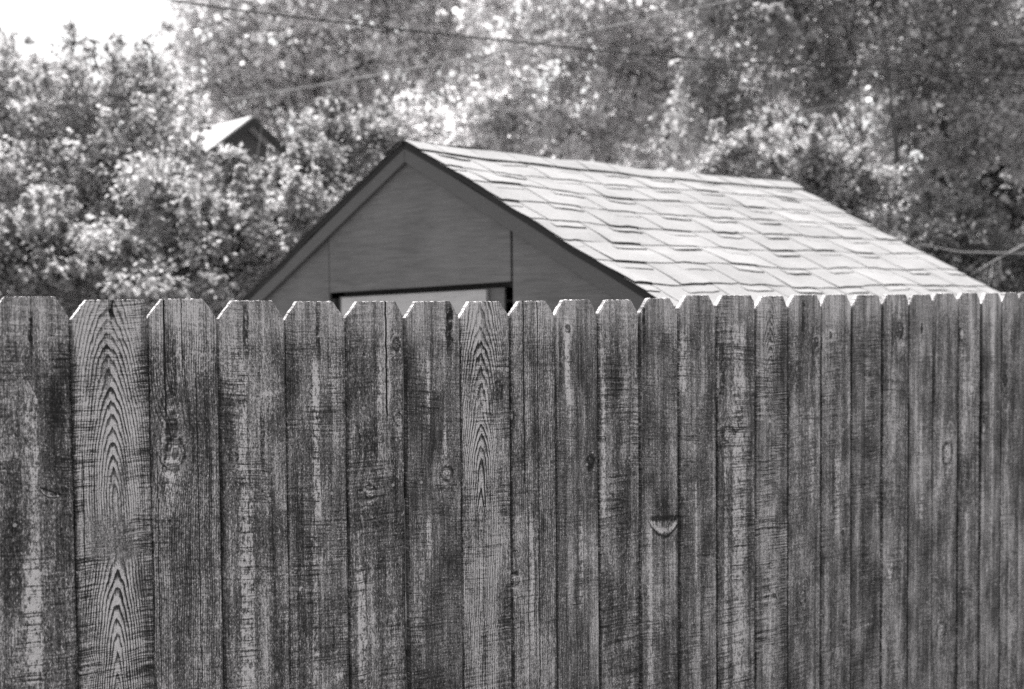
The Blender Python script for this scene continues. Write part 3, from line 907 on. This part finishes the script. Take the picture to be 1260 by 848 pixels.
def make_tree(name, label, cat, blobs, D, leaf, n_leaf, mat, base_px, trunk_r, bark=None, bare=(), group=None, spread=0.35, flat=1.0, seed=1):
    """blobs: (px, py, radius_px, depth offset) in photo pixels at depth D"""
    R = np.random.default_rng(seed)
    bx = at(base_px, 372, D)
    base = np.array([bx[0], bx[1], 0.0])
    root = empty(name, base, 0.0, label, cat, group)
    tb = Tubes()
    cs, rs = [], []
    for (px, py, rp, dd) in blobs:
        c = at(px, py, D + dd)
        cs.append(c)
        rs.append(rp / F * (D + dd))
    zt = max(c[2] for c in cs)
    # trunk
    cm = np.mean(cs, axis=0)
    fork = base + (cm - base) * np.array([0.35, 0.35, 0.0]) + np.array([0, 0, max(0.8, min(c[2] for c in cs) * 0.55)])
    top = np.array([cm[0], cm[1], zt])
    pts = [base + np.array([0, 0, -0.1]), base * 0.5 + fork * 0.5 + R.normal(0, 0.05, 3), fork, fork * 0.55 + top * 0.45 + R.normal(0, 0.12, 3), top]
    tb.add(pts, [trunk_r * 1.25, trunk_r, trunk_r * 0.7, trunk_r * 0.3, trunk_r * 0.05], 9)
    clumps, cw = [], []
    for c, r in zip(cs, rs):
        mid = (fork + c) / 2 + R.normal(0, 0.10, 3) - np.array([0, 0, 0.1])
        tb.add([fork * 0.8 + top * 0.2 * R.uniform(0.2, 1.0) if False else fork, mid, c], [trunk_r * 0.32, trunk_r * 0.2, trunk_r * 0.08], 6)
        k = int(10 + 14 * r)
        for _ in range(k):
            v = R.normal(0, 1, 3)
            v /= np.linalg.norm(v)
            rad = r * R.uniform(0.35, 1.05)
            q = c + v * rad * np.array([1, 1, 0.92 * flat])
            clumps.append((q, r * R.uniform(0.2, spread + 0.12)))
            cw.append(clumps[-1][1] ** 2)
            if R.uniform() < 0.5:
                m2 = (c + q) / 2 + R.normal(0, 0.05, 3)
                tb.add([c, m2, q + v * 0.08], [trunk_r * 0.12, trunk_r * 0.08, trunk_r * 0.03], 5)
    for c, r in zip(cs, rs):
        # loose fill and feathery sprays that reach out of the mass
        for _ in range(3):
            clumps.append((c + R.normal(0, 0.38 * r, 3), r * R.uniform(0.4, 0.75)))
            cw.append(clumps[-1][1] ** 2 * 0.9)
        for _ in range(int(5 + 5 * r)):
            v = R.normal(0, 1, 3) + np.array([0, 0, 0.5])
            v /= np.linalg.norm(v)
            q0 = c + v * r * R.uniform(0.6, 0.95)
            dirn = v * 0.7 + np.array([0, 0, 0.6]) + R.normal(0, 0.2, 3)
            ln = r * R.uniform(0.3, 0.65)
            tb.add([q0, q0 + dirn * ln * 0.5, q0 + dirn * ln], [trunk_r * 0.06, trunk_r * 0.04, trunk_r * 0.015], 4)
            for f in (0.2, 0.5, 0.8, 1.0):
                clumps.append((q0 + dirn * ln * f, r * 0.16 * (1.25 - f) + 0.015 * D / 10))
                cw.append((r * 0.16) ** 2 * 1.3)
    cw = np.array(cw)
    cw /= cw.sum()
    mesh_obj('trunk', [v - base for v in tb.v], tb.f, bark or M_BARK, root, smooth=True)
    if bare:
        for pth in bare:
            t2 = Tubes()
            t2.add([at(px, py, D + dd) - base for (px, py, dd, _) in pth], [rr * 0.38 / F * D for (_, _, _, rr) in pth], 6)
            mesh_obj('bare_branch', t2.v, t2.f, M_BARKP, root, smooth=True)
    # leaves
    idx = R.choice(len(clumps), n_leaf, p=cw)
    Cc = np.array([c for c, _ in clumps])[idx]
    Cr = np.array([r for _, r in clumps])[idx]
    off = R.normal(0, 0.52, (n_leaf, 3)) * Cr[:, None]
    off[:, 2] *= 0.75
    P = Cc + off - base
    # leaf frames: blades hang roughly level with plenty of scatter
    nrm = R.normal(0, 0.75, (n_leaf, 3)) + np.array([0, 0, 0.5]) + off / Cr[:, None] * 0.4
    nrm /= np.linalg.norm(nrm, axis=1)[:, None]
    t = np.cross(nrm, R.normal(0, 1, (n_leaf, 3)))
    t /= np.linalg.norm(t, axis=1)[:, None]
    bt = np.cross(nrm, t)
    L = leaf * R.uniform(0.7, 1.4, n_leaf)[:, None]
    W = L * 0.40
    fold = nrm * (L * 0.10)
    v0 = P - t * L * 0.5
    v1 = P + bt * W + fold
    v2 = P + t * L * 0.5 - fold * 0.6
    v3 = P - bt * W + fold
    V = np.stack([v0, v1, v2, v3], 1).reshape(-1, 3).astype(np.float32)
    me = bpy.data.meshes.new('crown')
    me.vertices.add(n_leaf * 4)
    me.vertices.foreach_set('co', V.ravel())
    me.loops.add(n_leaf * 4)
    me.loops.foreach_set('vertex_index', np.arange(n_leaf * 4, dtype=np.int32))
    me.polygons.add(n_leaf)
    me.polygons.foreach_set('loop_start', np.arange(0, n_leaf * 4, 4, dtype=np.int32))
    me.polygons.foreach_set('loop_total', np.full(n_leaf, 4, dtype=np.int32))
    me.update()
    me.validate()
    a_ = me.attributes.new('leaf_tone', 'FLOAT', 'FACE')
    # colour differs leaf by leaf and from one spray of leaves to the next
    ct_ = R.uniform(0, 1, len(clumps))[idx] * 0.6 + R.uniform(0, 1, n_leaf) * 0.4
    a_.data.foreach_set('value', ct_.astype(np.float32))
    me.materials.append(M_LEAF[mat])
    o = bpy.data.objects.new('crown', me)
    link(o, root)
    return root


G = 'trees and bushes behind the shed'
make_tree('bushy_tree', 'light leafy tree at far left with pointed sprays against the white sky', 'tree',
          [(10, 150, 70, 0.5), (85, 130, 60, 0), (150, 125, 58, 0.3), (195, 165, 60, 0), (60, 210, 75, -0.3), (130, 220, 70, 0), (-40, 200, 90, 0.6), (-20, 110, 60, 0.3),
           (85, 80, 24, 0), (88, 52, 13, 0.1), (86, 32, 7, 0.1), (145, 80, 24, 0.1), (147, 52, 9, 0.1), (182, 80, 18, 0.2), (182, 56, 8, 0.2), (35, 100, 36, 0.3), (205, 108, 32, 0.4),
           (20, 270, 80, 0), (100, 290, 80, -0.2), (180, 270, 70, 0), (215, 208, 36, 0.3), (226, 160, 24, 0.3), (115, 175, 60, 0.5), (20, 90, 30, 0)],
          11.5, 0.050, 46000, 'light', 95, 0.06, group=G, seed=2)
make_tree('leafy_bush', 'dense light bush just left of the shed roof', 'bush',
          [(250, 265, 56, 0), (310, 242, 40, 0.3), (352, 230, 36, 0.5), (220, 310, 70, -0.2), (300, 300, 62, 0), (360, 265, 52, 0.2), (160, 340, 70, -0.3), (270, 360, 60, 0), (400, 225, 46, 0.6), (440, 190, 40, 0.8), (200, 228, 40, 0.2),
           (280, 212, 26, 0.2), (340, 214, 20, 0.5), (382, 205, 28, 0.7), (410, 170, 34, 0.9), (470, 165, 34, 1.0)],
          9.6, 0.046, 54000, 'mid', 270, 0.045, group=G, seed=3,
          bare=[[(262, 300, -0.9, 2.0), (266, 262, -0.9, 1.7), (258, 236, -0.9, 1.0)]])
make_tree('dense_bush', 'darker low bush at the bottom left above the pickets', 'bush',
          [(30, 330, 60, 0), (100, 350, 60, 0.1), (-40, 320, 70, 0), (160, 330, 45, 0.2), (60, 290, 50, 0.3), (190, 370, 50, 0), (250, 375, 40, 0)],
          8.9, 0.042, 30000, 'mid', 60, 0.04, group=G, seed=4)
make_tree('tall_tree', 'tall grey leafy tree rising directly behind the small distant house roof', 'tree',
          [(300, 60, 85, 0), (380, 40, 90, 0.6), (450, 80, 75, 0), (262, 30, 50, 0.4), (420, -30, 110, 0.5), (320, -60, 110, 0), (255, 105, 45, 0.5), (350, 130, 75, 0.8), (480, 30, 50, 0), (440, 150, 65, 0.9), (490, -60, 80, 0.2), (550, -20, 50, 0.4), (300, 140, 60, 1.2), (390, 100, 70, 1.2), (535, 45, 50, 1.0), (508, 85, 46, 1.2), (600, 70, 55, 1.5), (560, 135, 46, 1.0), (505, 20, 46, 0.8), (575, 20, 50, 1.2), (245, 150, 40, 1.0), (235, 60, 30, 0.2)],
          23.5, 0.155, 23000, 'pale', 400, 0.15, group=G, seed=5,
          bare=[[(320, 100, -2, 2.5), (345, 150, -2, 2.0), (372, 160, -2, 1.2)], [(352, 160, -2.2, 2.5), (356, 130, -2.2, 2.0), (352, 100, -2, 1)]])
make_tree('tall_tree', 'tall pale leafy tree right of the bright sky gap above the shed ridge', 'tree',
          [(610, 140, 50, 0), (660, 110, 70, 0.4), (720, 60, 75, 0), (660, 20, 50, 0.3), (780, 120, 75, 0.2), (700, 160, 60, -0.3), (590, 170, 50, 0.2), (760, 0, 75, 0.5), (850, 60, 70, 0.4), (535, 165, 45, 0.5), (690, -70, 90, 0.2), (820, 170, 60, -0.2), (480, 175, 45, 0.7), (600, 10, 40, 0.3), (850, -50, 80, 0.2), (640, 170, 50, 0), (740, 170, 50, 0), (800, 60, 60, 0)],
          17.0, 0.108, 20000, 'pale', 690, 0.06, group=G, seed=6,
          bare=[[(650, 152, -2, 2), (672, 158, -2, 2.4), (684, 192, -2, 2)], [(735, 84, -2, 2), (750, 88, -2, 1.5)]])
make_tree('tall_tree', 'big broad tree filling the upper right with dark hollows in its crown', 'tree',
          [(950, 40, 80, 0), (1050, 30, 85, 0.3), (1150, 50, 80, 0), (1230, 100, 75, 0.2), (900, 110, 65, -0.2), (1010, 110, 50, 0.3), (1120, 130, 50, 0.4), (1200, 170, 50, 0), (1280, 30, 90, 0.3), (1290, 190, 80, 0.2), (960, -50, 90, 0), (1120, -60, 110, 0.3), (860, 150, 50, 0), (1150, 215, 40, 0.2), (870, -10, 60, 0)],
          13.5, 0.078, 38000, 'light', 1130, 0.055, group=G, seed=8,
          bare=[[(955, 120, -1.4, 1.8), (950, 95, -1.4, 2.2), (953, 80, -1.4, 1.4)], [(922, 118, -1.3, 1.4), (957, 143, -1.3, 2.2)], [(985, 138, -1.4, 2), (1035, 128, -1.4, 1.4)],
                [(1262, 300, -2.4, 2.4), (1225, 320, -2.4, 2.0), (1195, 338, -2.4, 1.4)], [(1130, 300, -2.4, 1.4), (1180, 310, -2.4, 2), (1262, 312, -2.4, 2.2)], [(1232, 345, -2.4, 2.4), (1230, 318, -2.4, 1.6)],
                [(1215, 360, -2.4, 1.6), (1222, 325, -2.4, 1.2)]])
make_tree('round_bush', 'light rounded bush standing right behind the far end of the shed roof', 'bush',
          [(1000, 215, 48, 0), (1050, 235, 42, 0.2), (940, 190, 40, 0.2), (1075, 260, 34, 0.1), (1010, 270, 50, 0), (960, 250, 45, 0.3), (1060, 300, 45, 0), (890, 200, 34, 0.4)],
          10.5, 0.042, 34000, 'light', 1000, 0.04, group=G, seed=9)
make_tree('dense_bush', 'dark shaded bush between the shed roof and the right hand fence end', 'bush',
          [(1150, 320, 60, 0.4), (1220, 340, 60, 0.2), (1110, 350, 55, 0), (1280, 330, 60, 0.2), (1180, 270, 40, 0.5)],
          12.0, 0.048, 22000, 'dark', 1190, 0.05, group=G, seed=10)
make_tree('broad_tree', 'grey broad tree deep behind the middle of the shed roof', 'tree',
          [(700, 190, 80, 0), (800, 200, 80, 0), (880, 160, 80, 0.5), (980, 150, 90, 0.3), (760, 120, 80, 0.5), (900, 60, 90, 0.6), (640, 220, 70, 0.4), (1060, 160, 90, 0.2), (1060, 260, 90, 0.3), (1000, 40, 100, 1.0), (800, 20, 90, 1)],
          21.0, 0.14, 13000, 'pale', 850, 0.14, group=G, seed=11)
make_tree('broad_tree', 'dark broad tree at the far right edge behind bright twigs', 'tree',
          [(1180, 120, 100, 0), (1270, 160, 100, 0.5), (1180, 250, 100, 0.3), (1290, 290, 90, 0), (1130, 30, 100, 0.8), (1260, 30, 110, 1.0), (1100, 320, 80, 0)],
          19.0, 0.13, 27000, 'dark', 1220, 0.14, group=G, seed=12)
make_tree('broad_tree', 'grey broad tree behind the neighbouring house at left', 'tree',
          [(60, 230, 110, 0), (180, 220, 110, 0.5), (-30, 190, 100, 0), (290, 210, 110, 0.6), (420, 230, 100, 0.3), (100, 340, 100, 0), (260, 330, 100, 0), (400, 320, 100, 0), (500, 200, 60, 0), (120, 150, 60, 0), (220, 140, 60, 0), (515, 60, 50, 0), (585, 40, 50, 0.4), (560, 130, 60, 0), (640, 60, 60, 0.5), (540, -20, 60, 0.4), (500, 140, 50, 0)],
          27.0, 0.17, 24000, 'light', 200, 0.16, group=G, seed=13)

# ------------------------------------------------------------------ neighbouring house
HP = at(312, 142, 18.5)
hrot = math.atan2(RD[1], RD[0])
h_loc = np.array([HP[0], HP[1], 0]) - GD * 3.0
house = empty('neighbour_house', h_loc, hrot, 'gabled house half hidden in foliage, pale roof and dark gable edge', 'house')
HM = (Matrix.Translation(Vector(h_loc)) @ Matrix.Rotation(hrot, 4, 'Z')).inverted()
HW, HT, HL = 4.2, math.tan(math.radians(37.5)), 6.0


def HPT(u, z, b):
    return HM @ Vector(HP + RD * u + UP * z - GD * b)


def hprism(name, pts, b0, b1, mat, parent=None):
    bm = bmesh.new()
    f = bm.faces.new([bm.verts.new(HPT(u, z, b0)) for (u, z) in pts])
    r = bmesh.ops.extrude_face_region(bm, geom=[f])
    dv = HPT(0, 0, b1) - HPT(0, 0, b0)
    for g in r['geom']:
        if isinstance(g, bmesh.types.BMVert):
            g.co += dv
    bmesh.ops.recalc_face_normals(bm, faces=bm.faces)
    bmesh.ops.bevel(bm, geom=list(bm.edges), offset=0.004, segments=1, affect='EDGES')
    return bm_obj(name, bm, mat, parent or house)


hz = HP[2]
hprism('wall', [(-HW + 0.4, -hz), (HW - 0.4, -hz), (HW - 0.4, -(HW - 0.4) * HT - 0.12), (0, -0.12), (-HW + 0.4, -(HW - 0.4) * HT - 0.12)], 0.4, HL - 0.4, M_HWALL)
for sgn in (-1, 1):
    rf = hprism('roof', [(0, 0.0), (sgn * HW, -HW * HT), (sgn * HW, -HW * HT - 0.07), (0, -0.07)], 0.03, HL, M_HROOF)
    hprism('rake_board', [(0, -0.02), (sgn * (HW - 0.02), -HW * HT), (sgn * (HW - 0.02), -HW * HT - 0.16), (0, -0.18)], -0.02, 0.024, M_HTRIM)
wn = hprism('window', [(-0.5, -2.2), (0.5, -2.2), (0.5, -1.2), (-0.5, -1.2)], 0.36, 0.397, M_HTRIM)
hprism('pane', [(-0.42, -2.12), (0.42, -2.12), (0.42, -1.28), (-0.42, -1.28)], 0.345, 0.358, M_GLASS, wn)

# ------------------------------------------------------------------ cables


def cable(name, label, pix, r, mat):
    t = Tubes()
    P = [at(*p) for p in pix]
    # smooth curve through the points
    out = []
    for i in range(len(P) - 1):
        p0, p1, p2, p3 = P[max(i - 1, 0)], P[i], P[i + 1], P[min(i + 2, len(P) - 1)]
        for k in range(8):
            f = k / 8
            out.append(0.5 * ((2 * p1) + (-p0 + p2) * f + (2 * p0 - 5 * p1 + 4 * p2 - p3) * f * f + (-p0 + 3 * p1 - 3 * p2 + p3) * f ** 3))
    out.append(P[-1])
    t.add(out, [r] * len(out), 8)
    o = mesh_obj(name, t.v, t.f, mat, smooth=True)
    return tag(o, label, 'cable')


cable('overhead_cable', 'dark overhead cable slanting down from the top left across the trees',
      [(-700, -210, 9), (-200, -77, 9), (210, 0, 9), (440, 30, 9), (600, 48, 9), (850, 72, 9), (1150, 88, 9), (1500, 100, 9), (2000, 110, 9)], 0.0065, M_CABLE)
cable('service_cable', 'pale service cable rising from the neighbouring house roof to the upper right',
      [(275, 124.5, 18.2), (380, 107, 15.2), (490, 88, 13.4), (600, 67, 12.4), (700, 44, 11.7), (850, 12, 11.0), (1100, -45, 10.2), (1600, -170, 9.2)], 0.010, M_CABLE2)

# ------------------------------------------------------------------ light
SUN_EL = math.radians(68)
hs = -FN * 0.96 + FD * 0.12
hs /= np.linalg.norm(hs)
sv = Vector((hs[0] * math.cos(SUN_EL), hs[1] * math.cos(SUN_EL), math.sin(SUN_EL)))
sl = bpy.data.lights.new('sun', 'SUN')
sl.energy = 4.5
sl.angle = math.radians(0.53)
sl.color = (1.0, 0.985, 0.975)
so = bpy.data.objects.new('sun', sl)
so.rotation_euler = sv.to_track_quat('Z', 'Y').to_euler()
so.location = (0, 0, 30)
link(so)

w = bpy.data.worlds.new('World')
SC.world = w
w.use_nodes = True
nt = w.node_tree
nt.nodes.clear()
sky = nt.nodes.new('ShaderNodeTexSky')
sky.sky_type = 'NISHITA'
sky.sun_disc = False
sky.sun_elevation = SUN_EL
sky.sun_rotation = math.atan2(hs[0], hs[1])
sky.dust_density = 3.0
bw = nt.nodes.new('ShaderNodeRGBToBW')
bg = nt.nodes.new('ShaderNodeBackground')
bg.inputs['Strength'].default_value = 0.15
wo = nt.nodes.new('ShaderNodeOutputWorld')
nt.links.new(sky.outputs[0], bw.inputs[0])
nt.links.new(bw.outputs[0], bg.inputs[0])
nt.links.new(bg.outputs[0], wo.inputs[0])

# ------------------------------------------------------------------ camera
cd = bpy.data.cameras.new('camera')
cd.sensor_width = 36.0
cd.sensor_fit = 'HORIZONTAL'
cd.lens = 36.0 * F / 1260.0
cd.clip_start = 0.05
cd.clip_end = 2000
cd.dof.use_dof = True
cd.dof.focus_distance = 2.5
cd.dof.aperture_fstop = 0.040 / 0.0125
cd.dof.aperture_blades = 7
co = bpy.data.objects.new('camera', cd)
Mx = Matrix(((RR[0], UU[0], -f0[0], CAM[0]), (RR[1], UU[1], -f0[1], CAM[1]), (RR[2], UU[2], -f0[2], CAM[2]), (0, 0, 0, 1)))
co.matrix_world = Mx
link(co)
SC.camera = co

SC.view_settings.view_transform = 'Standard'
SC.view_settings.look = 'None'
SC.view_settings.exposure = 1.2
SC.view_settings.gamma = 1.0
SC.cycles.use_denoising = False
SC.cycles.max_bounces = 8
SC.cycles.transmission_bounces = 8
SC.cycles.diffuse_bounces = 6
